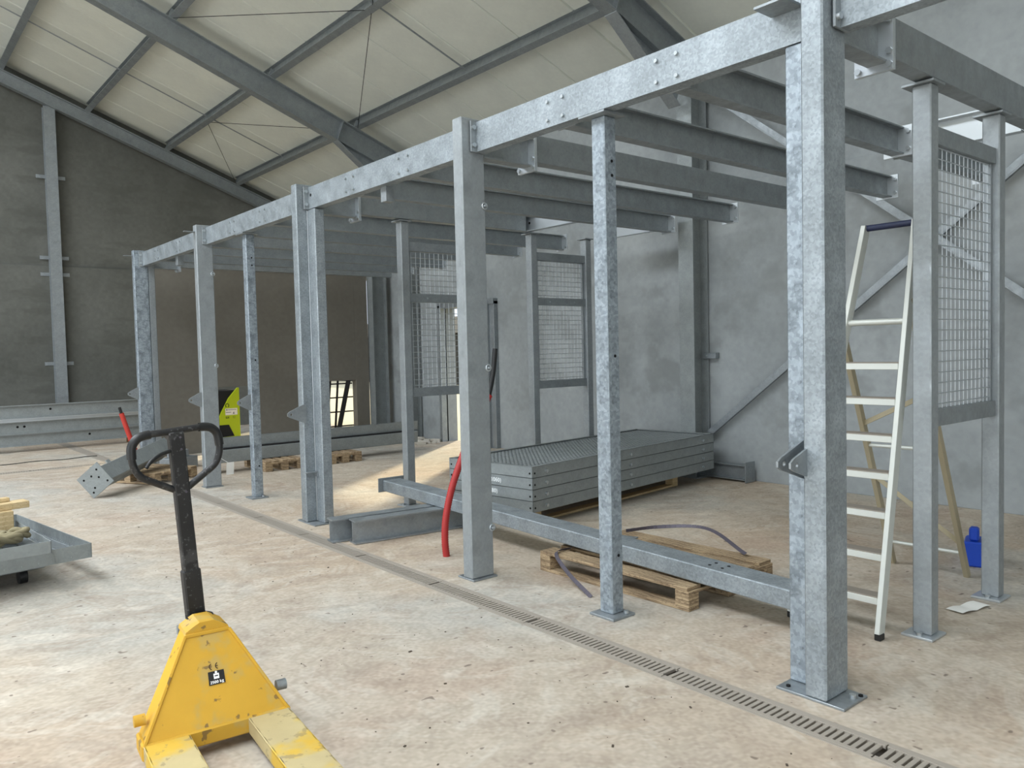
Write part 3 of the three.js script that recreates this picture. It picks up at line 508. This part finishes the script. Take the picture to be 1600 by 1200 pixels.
// stack of grating platforms
{
  const L = 3.1, W = 1.05, H = 0.097;
  function platform(name, label, pos, turn, group) {
    const t = thing(name, label, 'grating platform', pos, turn, group);
    part(t, 'side_plate', bx(0, L, 0, H, -0.006, 0, 0.001), M.galvPale); part(t, 'side_plate', bx(0, L, 0, H, -W, -W + 0.006, 0.001), M.galvPale);
    part(t, 'end_plate', bx(0, 0.006, 0, H, -W, 0, 0.001), M.galvPale); part(t, 'end_plate', bx(L - 0.006, L, 0, H, -W, 0, 0.001), M.galvPale);
    part(t, 'edge_strip', [bx(0, L, H - 0.006, H, -0.035, 0, 0.001), bx(0, L, H - 0.006, H, -W, -W + 0.035, 0.001), bx(0, 0.035, H - 0.006, H, -W, 0, 0.001), bx(L - 0.035, L, H - 0.006, H, -W, 0, 0.001)], M.galvPale);
    const gs = []; for (let x = 0.04; x < L; x += 0.05) gs.push(bx(x, x + 0.009, H - 0.045, H - 0.012, -W, 0, 0.001)); for (let z = 0.03; z < W; z += 0.05) gs.push(bx(0, L, H - 0.03, H - 0.012, -z - 0.009, -z, 0.001));
    const g = part(t, 'grating', gs, M.galvPale); g.userData.kind = 'stuff';
    for (const x of [0.18, 1.45, 2.85]) bolt(t, x, H * 0.45, 0.008, 'z', hexBig);
    for (const [x, z] of [[0.03, 0.001]]) { const h = part(t, 'hole', cyl(0.009, 0.003, 10).rotateX(Math.PI / 2).translate(x, H * 0.4, z), M.hole); h.castShadow = false; }
    for (const z of [-0.03, -W + 0.03]) { const h = part(t, 'hole', cyl(0.009, 0.003, 10).rotateZ(Math.PI / 2).translate(-0.001, H * 0.4, z), M.hole); h.castShadow = false; }
    return t;
  }
  const names = ['bottom', 'second from bottom', 'third from bottom', 'top'];
  const S = []; for (let i = 0; i < 4; i++) S.push(platform('grating_platform', `${names[i]} galvanised grating platform in the stack by the side wall`, [4.42, 0.147 + i * 0.1, -5.1], 0.125, 'stack of grating platforms'));
  // chalk marks on two ends
  const mark = (o, s) => { const c = document.createElement('canvas'); c.width = 512; c.height = 64; const x = c.getContext('2d'); x.clearRect(0, 0, 512, 64); x.fillStyle = '#e8ecec'; x.font = 'bold 44px sans-serif'; x.fillText(s, 10, 48); const t = new THREE.CanvasTexture(c); t.colorSpace = THREE.SRGBColorSpace; const m = mat({ map: t, transparent: true, alphaTest: 0.3, roughness: 0.9 }); const p = new THREE.Mesh(new THREE.PlaneGeometry(0.6, 0.075), m); p.name = 'chalk_mark'; p.position.set(-0.002, 0.05, -0.4); p.rotation.y = -Math.PI / 2; o.add(p); };
  mark(S[2], 'T XN2  (1060)'); mark(S[1], 'AXE  (1080)');
  pallet('new yellow wooden pallet under the stacked gratings', [5.75, 0, -5.85], 0.125 + Math.PI / 2, 2.4, 0.8, M.woodNew);
  // trays at the left: the same platforms lying face down on a trolley
  const tray = (label, pos, turn, L2, W2, h) => {
    const t = thing('grating_tray', label, 'grating tray', pos, turn, 'grating trays on the trolley');
    part(t, 'side_plate', bx(-0.006, 0, 0, h, -L2, 0, 0.001), M.galvPale); part(t, 'side_plate', bx(-W2, -W2 + 0.006, 0, h, -L2, 0, 0.001), M.galvPale);
    part(t, 'end_plate', bx(-W2, 0, 0, h, -0.006, 0, 0.001), M.galvPale); part(t, 'end_plate', bx(-W2, 0, 0, h, -L2, -L2 + 0.006, 0.001), M.galvPale);
    const gs = []; for (let z = 0.03; z < L2; z += 0.04) gs.push(bx(-W2, 0, 0.005, 0.03, -z - 0.005, -z, 0.0005)); for (let x = 0.03; x < W2; x += 0.1) gs.push(bx(-x - 0.006, -x, 0.02, 0.032, -L2, 0, 0.0005));
    const g = part(t, 'grating', gs, M.galvBright); g.userData.kind = 'stuff'; return t;
  };
  tray('lower galvanised grating tray sticking out from under the rope', [1.215, 0.18, -6.08], 0.14, 1.62, 1.1, 0.1);
  const t2 = tray('upper galvanised grating tray holding rope and timber', [0.95, 0.283, -5.94], 0.07, 1.3, 0.95, 0.08); void t2;
  const tr = thing('trolley', 'low trolley with dark wheel under the grating trays', 'trolley', [0.5, 0, -6.75], 0.12);
  part(tr, 'bed', bx(-0.5, 0.42, 0.1, 0.177, -0.6, 0.45, 0.004), M.galvDull);
  for (const [x, z] of [[0.3, 0.36], [-0.4, 0.36], [0.3, -0.5], [-0.4, -0.5]]) part(tr, 'wheel', cyl(0.05, 0.05, 20).rotateZ(Math.PI / 2).translate(x, 0.05, z), M.rubber);
}
// timber and rope in the tray
{
  const wood = (p, s, turn, l) => lone('timber_block', chamferBox(...s, 0.004).rotateY(turn).translate(...p), M.woodNew, l, 'timber', 'timber blocks in the tray', 0.4);
  wood([0.78, 0.386, -6.85], [0.14, 0.14, 0.12], 0.1, 'pale timber block standing in the upper grating tray');
  wood([0.71, 0.482, -6.88], [0.5, 0.05, 0.13], 0.16, 'pale timber board lying across the standing block');
  wood([0.6, 0.523, -6.9], [0.5, 0.03, 0.06], 0.2, 'thin timber batten on top of the board in the tray');
  const r = rng(5), gs = []; for (let k = 0; k < 9; k++) { const pts = []; const cx = 0.66 + (r() - 0.5) * 0.14, cz = -6.25 + (r() - 0.5) * 0.12, ra = 0.1 + r() * 0.08; for (let i = 0; i < 9; i++) { const a = i / 9 * Math.PI * 2; pts.push([cx + Math.cos(a) * ra * (0.8 + r() * 0.4), 0.342 + r() * 0.06, cz + Math.sin(a) * ra * (0.5 + r() * 0.3)]); } gs.push(tube(pts, 0.02, 48, 7, true)); }
  lone('rope_sling', gs, M.rope, 'tangled olive lifting sling heaped in the upper grating tray', 'sling');
}
// stub beam by the wall
{ const t = thing('stub_beam', 'short I-beam offcut with end plate by the side wall past the grating stack', 'beam', [7.66, 0.004, -5.12]); part(t, 'section', ext(Isec(0.17, 0.1, 0.008, 0.01), 0.8).translate(0, 0.02, -0.81), M.galvDull); part(t, 'end_plate', bx(-0.09, 0.09, 0, 0.23, -0.012, 0, 0.001), M.galvDull); }
// beams stacked on bearers at the far left
{
  const z = -15.7, Y = [0.1, 0.302, 0.575], H = [0.2, 0.21, 0.22];
  ['bottom', 'middle', 'top'].forEach((n, i) => { const t = thing('stored_beam', `${n} long galvanised beam stacked on bearers before the far gable`, 'beam', [-4, Y[i], z - 0.06 + i * 0.01], 0, 'long beams stacked before the gable'); part(t, 'section', ext(Isec(H[i], 0.12, 0.009, 0.012), 8.6 - i * 0.2, 'x'), M.galvPale); for (const x of [5.6 + i * 0.5, 7.2 - i * 1.0]) { const h = part(t, 'bolt_hole', cyl(0.02, 0.003, 10).rotateX(Math.PI / 2).translate(x, H[i] * 0.6, 0.006), M.hole); h.castShadow = false; } });
  lone('flat_bar_pack', [bx(-3.9, 4.3, 0.513, 0.53, z - 0.14, z + 0.03, 0.002), bx(-3.8, 4.2, 0.531, 0.552, z - 0.13, z + 0.02, 0.002), bx(-3.8, 4.25, 0.553, 0.574, z - 0.14, z + 0.03, 0.002)], M.galvBright, 'pack of thin galvanised flats between the stacked beams', 'flat bars');
  for (const x of [1.7, -1.5, 3.9]) lone('bearer_timber', bx(x - 0.05, x + 0.05, 0, 0.099, z - 0.25, z + 0.06), M.rust, 'short brown bearer under the beams stacked before the gable', 'bearer', 'bearers under the stacked beams');
}
// beams on pallets in the middle distance
{
  const t1 = thing('stored_beam', 'pale lower beam resting on pallets behind the slim post', 'beam', [3.55, 0.141, -10.62], 0); part(t1, 'section', bx(0, 3.2, 0, 0.17, -0.15, 0.12, 0.006), M.galvPale); 
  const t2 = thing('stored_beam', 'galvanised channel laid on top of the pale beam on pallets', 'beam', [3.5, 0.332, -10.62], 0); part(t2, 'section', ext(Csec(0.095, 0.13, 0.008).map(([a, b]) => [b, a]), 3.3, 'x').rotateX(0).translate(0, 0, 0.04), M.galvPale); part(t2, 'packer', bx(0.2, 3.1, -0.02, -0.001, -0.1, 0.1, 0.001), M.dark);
  pallet('brown pallet under the pale beam beside the double post', [4.42, 0, -10.55], Math.PI / 2 * 0, 0.75, 0.55, M.woodOld, 'pallets under the pale beam'); pallet('brown pallet under the pale beam, nearer the mesh screen', [5.33, 0, -10.55], 0, 0.75, 0.5, M.woodOld, 'pallets under the pale beam');
}
// column lying on a pallet at the left
{
  const t = thing('lying_column', 'galvanised column with drilled base plate lying tilted on a pallet', 'column', [2.02, 0.205, -9.75]);
  const d = new THREE.Vector3(1.05, 0.16, -1.15), L = d.length(); d.normalize(); const q = new THREE.Quaternion().setFromUnitVectors(new THREE.Vector3(0, 0, -1), d), roll = new THREE.Quaternion().setFromAxisAngle(new THREE.Vector3(0, 0, 1), 0.72);
  const put = (g) => g.applyQuaternion(roll).applyQuaternion(q);
  part(t, 'base_plate', put(bx(-0.16, 0.16, -0.14, 0.14, 0, 0.014, 0.002)), M.galvPale); part(t, 'shaft', put(bx(-0.12, 0.12, -0.095, 0.095, -L, 0, 0.006)), M.galvPale);
  for (const [x, y] of [[-0.1, 0.08], [0.1, 0.08], [0.0, 0.06], [0.06, 0.0], [-0.06, -0.06], [0.11, -0.09], [-0.11, -0.09]]) { const h = part(t, 'bolt_hole', put(cyl(0.012, 0.003, 10).rotateX(Math.PI / 2).translate(x, y, 0.0145)), M.hole); h.castShadow = false; }
  for (const z of [-0.18, -0.5]) part(t, 'lug', put(bx(-0.06, -0.045, 0.095, 0.18, z - 0.05, z + 0.02, 0.003)), M.galvPale);
  pallet('brown pallet under the tilted galvanised column', [2.85, 0.005, -10.75], 0.5, 0.9, 0.7, M.woodOld);
}
{ const t = thing('saddle_bracket', 'blue-grey steel bracket lying behind the post with the white tag', 'bracket', [3.42, 0, -11.5], 0.4); part(t, 'base', bx(-0.2, 0.25, 0, 0.16, -0.12, 0.12, 0.004), M.galvDull); part(t, 'plate', bx(-0.12, 0.15, 0.161, 0.26, -0.06, 0.06, 0.004), M.galvDull); part(t, 'cap', cyl(0.025, 0.04).translate(-0.1, 0.28, 0), M.red); }
{ const t = thing('paper_tag', 'white paper tag hanging beside the foot of a frame post', 'tag', [3.41, 0.21, -9.44], 0.2); const g = new THREE.PlaneGeometry(0.1, 0.15, 4, 5); const p = g.attributes.position; for (let i = 0; i < p.count; i++) p.setZ(i, Math.sin(p.getY(i) * 18) * 0.008); g.computeVertexNormals(); part(t, 'sheet', [plain(g)], M.white); part(t, 'string', rod([-0.02, 0.07, 0], [-0.094, 0.13, -0.04], 0.002, 5), M.white); }

// ------------------------------------------------------------------ conduits, straps, litter
{
  const corr = (pts, r, seg) => { const c = new THREE.CatmullRomCurve3(pts.map((p) => new THREE.Vector3(...p))); const g = new THREE.TubeGeometry(c, seg, r, 14); const p = g.attributes.position, n = g.attributes.normal; for (let i = 0; i < p.count; i++) { const k = Math.floor(i / 15), s = k % 2 ? 0.0025 : -0.0015; p.setXYZ(i, p.getX(i) + n.getX(i) * s, p.getY(i) + n.getY(i) * s, p.getZ(i) + n.getZ(i) * s); } return plain(g); };
  const t = thing('conduit', 'red corrugated conduit curving out of the floor behind a frame post', 'conduit', [3.39, 0, -4.92]);
  part(t, 'pipe', corr([[0, -0.02, 0], [-0.012, 0.12, 0], [0, 0.28, 0], [0.06, 0.5, 0], [0.16, 0.72, 0], [0.3, 0.98, 0], [0.43, 1.2, 0.02]], 0.026, 150), M.red);
  part(t, 'cable', tube([[0.42, 1.18, 0.02], [0.47, 1.36, 0.02], [0.5, 1.56, 0.02]], 0.02, 12, 8), M.rubber);
  const t2 = thing('conduit', 'red conduit leaning up behind the tilted column near the last post', 'conduit', [2.98, 0, -11.85]);
  part(t2, 'pipe', corr([[0.05, 0, 0], [0, 0.22, 0], [-0.1, 0.55, 0], [-0.17, 0.8, 0]], 0.032, 60), M.redBright); part(t2, 'cable', tube([[-0.165, 0.78, 0], [-0.19, 0.88, 0]], 0.02, 6, 8), M.rubber);
}
function strapBand(pts, w, l) { const c = new THREE.CatmullRomCurve3(pts.map((p) => new THREE.Vector3(...p))), P = [], n = 28; const q = c.getPoints(n); const gs = []; for (let i = 0; i < n; i++) gs.push(bar(q[i].toArray(), q[i + 1].toArray(), w, 0.003, [0.6, 0.5, 0.6])); void P; return lone('strap_band', gs, M.strap, l, 'strap'); }
strapBand([[3.83, 0.146, -4.02], [3.66, 0.15, -3.99], [3.56, 0.08, -3.78], [3.46, 0.004, -3.46]], 0.026, 'dark strapping band trailing from the worn pallet to the floor');
strapBand([[4.4, 0.175, -4.02], [4.58, 0.2, -3.86], [4.72, 0.22, -3.55], [4.5, 0.16, -3.05]], 0.026, 'dark strapping band arching over the back of the worn pallet');
{ const g = new THREE.PlaneGeometry(0.26, 0.1, 8, 3).rotateX(-Math.PI / 2); const p = g.attributes.position; for (let i = 0; i < p.count; i++) p.setY(i, 0.006 + Math.abs(Math.sin(p.getX(i) * 19)) * 0.01); g.computeVertexNormals(); lone('paper_scrap', [plain(g).rotateY(-0.2).translate(4.87, 0, -1.82)], M.white, 'crumpled white paper scrap lying on the floor near the screen post', 'paper'); }
{ const t = thing('tool_case', 'blue plastic tool case with a red stripe behind a screen post', 'tool case', [5.88, 0, -2.16], 0.3); part(t, 'body', bx(-0.09, 0.14, 0, 0.17, -0.06, 0.06, 0.01), M.blue); part(t, 'stripe', bx(-0.095, 0.1, 0.115, 0.145, 0.058, 0.064, 0.001), M.redBright); part(t, 'handle', bx(-0.06, 0.03, 0.171, 0.26, -0.03, 0.03, 0.012), M.blue); }
{ const g = bx(-0.12, 0.12, 0, 0.012, -0.09, 0.09, 0.001); lone('steel_offcut', g.rotateY(0.5).translate(0.43, 0.001, -3.05), M.galvDull, 'blue-grey steel offcut on the floor beside the pallet truck forks', 'offcut'); }
{ const r = rng(9), gs = []; for (let i = 0; i < 150; i++) { const x = 1.45 + r() * 1.3, z = -1.2 - r() * 7.4, s = 0.003 + r() * r() * 0.009; gs.push(chamferBox(s * (1 + r()), s * 0.4, s, 0.001).rotateY(r() * 3).translate(x, s * 0.2, z)); } const o = mesh('floor_debris', gs, M.dirt); o.userData = { label: 'scattered dark crumbs and chips on the dusty floor', category: 'debris', kind: 'stuff' }; scene.add(o); }
lone('rubble_heap', (() => { const r = rng(15), gs = []; for (let i = 0; i < 60; i++) { const x = 7.2 + r() * 0.5, z = -12.6 + r() * 1.5, s = 0.03 + r() * 0.07; gs.push(chamferBox(s * 1.6, s * 0.6, s, 0.005).rotateY(r() * 3).translate(x, s * 0.28, z)); } return gs; })(), M.dust, 'low heap of rubble along the foot of the wall beside the doorway', 'rubble').userData.kind = 'stuff';
{ const pts = []; const r = rng(21); for (let i = 0; i < 10; i++) pts.push([1.5 + i * 0.16, 0.006, -14.0 + Math.sin(i * 1.3) * 0.05 + r() * 0.03]); lone('loose_wire', tube(pts, 0.006, 40, 5), M.dark, 'loose dark wire lying on the floor before the stacked beams', 'wire'); }

// ------------------------------------------------------------------ step ladder
{
  const t = thing('step_ladder', 'aluminium step ladder with dark blue top bar behind the tall double post', 'ladder', [4.035, 0, -1.935]);
  const X = (y) => y * 0.198, zR = (y) => 0 * y, zL = (y) => -0.5 + y * 0.1, H = 2.2;
  part(t, 'rail', bar([0, 0.03, zR(0)], [X(H), H, zR(H)], 0.026, 0.062, [0, 0, 1]), M.alu); part(t, 'rail', bar([0, 0.03, zL(0)], [X(H), H, zL(H)], 0.026, 0.062, [0, 0, 1]), M.alu);
  for (const z of [zR(0), zL(0)]) part(t, 'rubber_foot', chamferBox(0.05, 0.035, 0.034, 0.004).translate(0, 0.0175, z), M.rubber);
  for (const y of [0.21, 0.43, 0.645, 0.845, 1.04, 1.235, 1.425]) { const s = part(t, 'tread', bx(X(y) - 0.035, X(y) + 0.055, y - 0.005, y + 0.01, zL(y) + 0.012, zR(y) - 0.012, 0.002), M.tread); const lip = mesh('tread_lip', bx(X(y) - 0.04, X(y) - 0.03, y - 0.03, y + 0.004, zL(y) + 0.012, zR(y) - 0.012, 0.002), M.alu); s.add(lip); }
  part(t, 'rung', rod([X(1.655), 1.655, zL(1.655)], [X(1.655), 1.655, zR(1.655)], 0.017, 12), M.alu);
  part(t, 'top_bar', rod([X(H) , H - 0.01, zL(H)], [X(H), H - 0.01, zR(H) ], 0.018, 12), M.navy);
  const bt = [[0.36, 1.78, -0.42], [0.36, 1.78, 0.0]], bb = [[1.5, 0.0, -0.62], [1.5, 0.0, -0.14]];
  for (let i = 0; i < 2; i++) part(t, 'back_leg', bar(bt[i], bb[i], 0.03, 0.045, [0, 0, 1]), M.aluDull);
  const L = (i, s) => bt[i].map((v, k) => v + (bb[i][k] - v) * s);
  for (const s of [0.5, 0.9]) part(t, 'cross_tube', rod(L(0, s), L(1, s), 0.012, 10), M.alu);
  for (const [a, b] of [[0.42, 0.3], [0.62, 0.86]]) part(t, 'stay', bar(L(0, a), L(1, b), 0.03, 0.006, [0, 1, 0]), M.aluDull);
  part(t, 'hinge', bx(0.3, 0.42, 1.66, 1.86, -0.445, -0.425, 0.003), M.aluDull);
}

// ------------------------------------------------------------------ pallet truck
{
  const t = thing('pallet_truck', 'yellow hand pallet truck with black loop handle', 'pallet truck', [1.04, 0, -3.1], -0.1);
  // local: +z towards the fork tips, x across
  const hf = 0.105, wO = 0.275, fw = 0.165;
  for (const s of [-1, 1]) {
    const f = part(t, 'fork', [bx(s * (wO - fw), s * wO, hf - 0.012, hf, 0.0, 1.15, 0.004), bx(s * (wO - 0.008), s * wO, hf - 0.06, hf, 0, 1.15, 0.002), bx(s * (wO - fw), s * (wO - fw + 0.008), hf - 0.06, hf, 0, 1.15, 0.002)], M.yellowWorn, 1.1); void f;
    part(t, 'load_roller', cyl(0.035, 0.07, 16).rotateZ(Math.PI / 2).translate(s * (wO - fw / 2), 0.035, 0.98), M.rubber);
  }
  // body: sloping trapezoid plate with side plates
  const yb = 0.095, yt = 0.435, zt = -0.15, wt = 0.085, wb = 0.275, dep = 0.13;
  const hullPts = []; const Q = (x, y, z) => [x, y, z];
  const A = [Q(-wb, yb, 0), Q(wb, yb, 0), Q(wt, yt, zt), Q(-wt, yt, zt)], B = [Q(-wb, yb, -dep), Q(wb, yb, -dep), Q(wt, yt, zt - dep * 0.75), Q(-wt, yt, zt - dep * 0.75)]; void hullPts;
  const P = []; const quad = (a, b, c, d) => P.push(...a, ...b, ...c, ...a, ...c, ...d);
  quad(A[0], A[1], A[2], A[3]); quad(B[1], B[0], B[3], B[2]); quad(B[0], A[0], A[3], B[3]); quad(A[1], B[1], B[2], A[2]); quad(A[3], A[2], B[2], B[3]); quad(B[0], B[1], A[1], A[0]);
  const g = new THREE.BufferGeometry(); g.setAttribute('position', new THREE.Float32BufferAttribute(P, 3)); g.computeVertexNormals(); part(t, 'body', g, M.yellow, 1.1);
  part(t, 'flange_rim', [bar([-wb, yb, 0.001], [-wt, yt, zt + 0.001], 0.012, 0.012, [1, 0, 0]), bar([wb, yb, 0.001], [wt, yt, zt + 0.001], 0.012, 0.012, [1, 0, 0]), bar([-wt, yt, zt], [wt, yt, zt], 0.014, 0.014, [0, 1, 0])], M.yellow, 1.1);
  part(t, 'foot_skirt', bx(-wb - 0.006, wb + 0.006, 0.045, 0.11, -dep, 0.004, 0.006), M.yellow, 1.1);
  // domed top casting
  const top = ext([[-wt, 0], [wt, 0], [wt - 0.004, 0.014], [wt - 0.02, 0.024], [0.045, 0.036], [0.028, 0.045], [-0.028, 0.045], [-0.045, 0.036], [-wt + 0.02, 0.024], [-wt + 0.004, 0.014]], 0.13).translate(0, 0, -0.13); top.translate(0, yt, zt); part(t, 'top_casting', top, M.yellow, 1.1);
  for (const s of [-1, 1]) part(t, 'axle_boss', cyl(0.022, 0.04, 18).rotateZ(Math.PI / 2).translate(s * 0.272, 0.17, -0.09), s < 0 ? M.yellow : M.galvDull);
  // pump and steer wheels behind
  part(t, 'pump', cyl(0.055, 0.34, 20).translate(0, 0.3, -0.28), M.black); for (const s of [-1, 1]) part(t, 'steer_wheel', cyl(0.09, 0.05, 24).rotateZ(Math.PI / 2).translate(s * 0.05, 0.09, -0.28), M.rubber);
  part(t, 'pivot_pin', cyl(0.02, 0.16, 14).rotateZ(Math.PI / 2).translate(0, 0.41, -0.33), M.galvDull);
  // handle: its own frame, slightly turned and leaning
  const h = new THREE.Group(); h.name = 'handle'; h.position.set(0.0, 0.37, -0.33); h.rotation.set(0, 0.16, 0.068); t.add(h);
  const hp = (n, gg, m, S) => h.add(mesh(n, gg, m, S));
  hp('lower_sleeve', bx(-0.037, 0.037, 0, 0.29, -0.022, 0.022, 0.006), M.black); hp('pole', bx(-0.031, 0.031, 0.28, 0.875, -0.018, 0.018, 0.005), M.black);
  const loop = [[0, 0.878, 0], [0.06, 0.878, 0], [0.12, 0.877, 0], [0.152, 0.868, 0], [0.174, 0.842, 0], [0.18, 0.8, 0], [0.174, 0.752, 0], [0.152, 0.712, 0], [0.1, 0.678, 0], [0.03, 0.636, 0]];
  hp('loop_bar', [tube(loop, 0.0145, 50, 10), tube(loop.map((p) => [-p[0], p[1], p[2]]), 0.0145, 50, 10)], M.black);
  for (const s of [-1, 1]) hp('grip', tube([[s * 0.1, 0.878, 0], [s * 0.125, 0.876, 0], [s * 0.152, 0.867, 0], [s * 0.174, 0.841, 0], [s * 0.18, 0.79, 0]], 0.0185, 30, 12), M.rubber);
  hp('control_lever', tube([[-0.03, 0.8, 0.01], [-0.08, 0.79, 0.02], [-0.12, 0.77, 0.03], [-0.14, 0.75, 0.035]], 0.008, 20, 8), M.rubber);
  for (const y of [0.85, 0.8, 0.62]) h.add(Object.assign(new THREE.Mesh(hexTiny, M.strap), { name: 'bolt' })).children.at(-1).position.set(0.012, y, 0.019);
  for (const c of h.children) if (c.name === 'bolt') c.rotation.x = Math.PI / 2;
  // printed marks
  const cv = document.createElement('canvas'); cv.width = 256; cv.height = 320; const x = cv.getContext('2d'); x.clearRect(0, 0, 256, 320);
  x.strokeStyle = '#3a2412'; x.lineWidth = 11; x.beginPath(); x.arc(92, 62, 40, Math.PI * 0.6, Math.PI * 1.4); x.stroke(); x.beginPath(); x.arc(172, 62, 40, Math.PI * 0.6, Math.PI * 1.4); x.stroke(); x.beginPath(); x.moveTo(132, 62); x.lineTo(162, 62); x.stroke();
  x.fillStyle = '#161616'; x.beginPath(); x.moveTo(24, 125); x.lineTo(232, 125); x.lineTo(236, 300); x.lineTo(20, 300); x.closePath(); x.fill();
  x.fillStyle = '#f3f3f3'; x.beginPath(); x.arc(128, 142, 16, 0, Math.PI * 2); x.fill(); x.fillRect(92, 158, 72, 70); x.fillStyle = '#161616'; x.fillRect(106, 182, 44, 14); x.fillStyle = '#ffffff'; x.font = 'bold 50px sans-serif'; x.textAlign = 'center'; x.fillText('2500 kg', 128, 285);
  const tx = new THREE.CanvasTexture(cv); tx.colorSpace = THREE.SRGBColorSpace; const pl = new THREE.Mesh(new THREE.PlaneGeometry(0.075, 0.094), mat({ map: tx, transparent: true, alphaTest: 0.5, roughness: 0.6 })); pl.name = 'load_label'; const sl = Math.atan2(-zt, yt - yb); pl.position.set(0.012, 0.285, 0 + zt * (0.285 - yb) / (yt - yb) + 0.004); pl.rotation.x = -sl; t.add(pl);
}

// ------------------------------------------------------------------ outside: lime machine beyond the hatch, gate beyond the wall hatch
{
  const t = thing('generator', 'lime yellow and black machine standing behind the partition hatch', 'machine', [5.6, 0.0, -15.2]);
  part(t, 'housing', bx(-0.75, 0.07, 0.25, 0.9, -0.5, 0.0, 0.02), M.dark);
  part(t, 'side_panel', ext([[-0.42, 0], [0.1, 0], [0.1, 0.94], [0.07, 0.94], [-0.1, 0.75], [-0.25, 0.48], [-0.38, 0.2]], 0.05), M.lime);
  part(t, 'base_frame', [bx(-0.75, 0.1, 0.0, 0.06, -0.5, -0.44), bx(-0.75, 0.1, 0, 0.06, -0.05, 0.0), bx(0.02, 0.1, 0, 0.3, -0.5, -0.4)], M.lime);
  part(t, 'leg_cutout', ext([[-0.44, 0.0], [-0.02, 0.02], [-0.12, 0.24], [-0.44, 0.24]], 0.004).translate(0, 0, 0.051), M.dark);
  const cv = document.createElement('canvas'); cv.width = 256; cv.height = 320; const x = cv.getContext('2d'); x.clearRect(0, 0, 256, 320); x.strokeStyle = '#20240a'; x.lineWidth = 14; x.beginPath(); x.arc(50, 50, 30, Math.PI * 0.8, Math.PI * 2.2); x.stroke(); x.fillStyle = '#20240a'; x.fillRect(14, 68, 26, 12); x.fillRect(60, 68, 26, 12);
  x.fillStyle = '#efe9dc'; x.fillRect(10, 110, 230, 125); x.fillStyle = '#333'; x.fillRect(30, 125, 20, 22); x.fillRect(60, 132, 160, 8); x.fillRect(20, 180, 100, 8); x.font = 'bold 60px sans-serif'; x.fillText('4', 150, 222); x.fillStyle = '#20240a'; x.font = 'bold 52px sans-serif'; x.fillText('GX', 12, 300); x.font = '52px sans-serif'; x.fillText('12', 140, 300);
  const tx = new THREE.CanvasTexture(cv); tx.colorSpace = THREE.SRGBColorSpace; const p = new THREE.Mesh(new THREE.PlaneGeometry(0.26, 0.325), mat({ map: tx, transparent: true, alphaTest: 0.5, roughness: 0.6 })); p.name = 'panel_print'; p.position.set(-0.06, 0.5, 0.0515); t.add(p);
}
{
  const t = thing('steel_gate', 'dark steel gate frame leaning behind the hatch by the side wall', 'frame', [7.02, 0, -14.2]);
  const F = (a, b, w) => part(t, 'bar', bar(a, b, w, 0.04, [1, 0, 0]), M.dark);
  F([0.02, 0, 0], [0.3, 1.5, -0.25], 0.035); F([0.2, 0, 0], [0.46, 1.5, -0.25], 0.03); F([0.24, 0, 0.05], [0.75, 1.5, -0.2], 0.085);
  for (const y of [0.12, 0.4, 0.68, 0.95]) part(t, 'rail', rod([y * 0.15 - 0.05, y, -y * 0.165], [0.68, y, -y * 0.165], 0.014, 8), M.dark);
}

renderer.render(scene, camera);
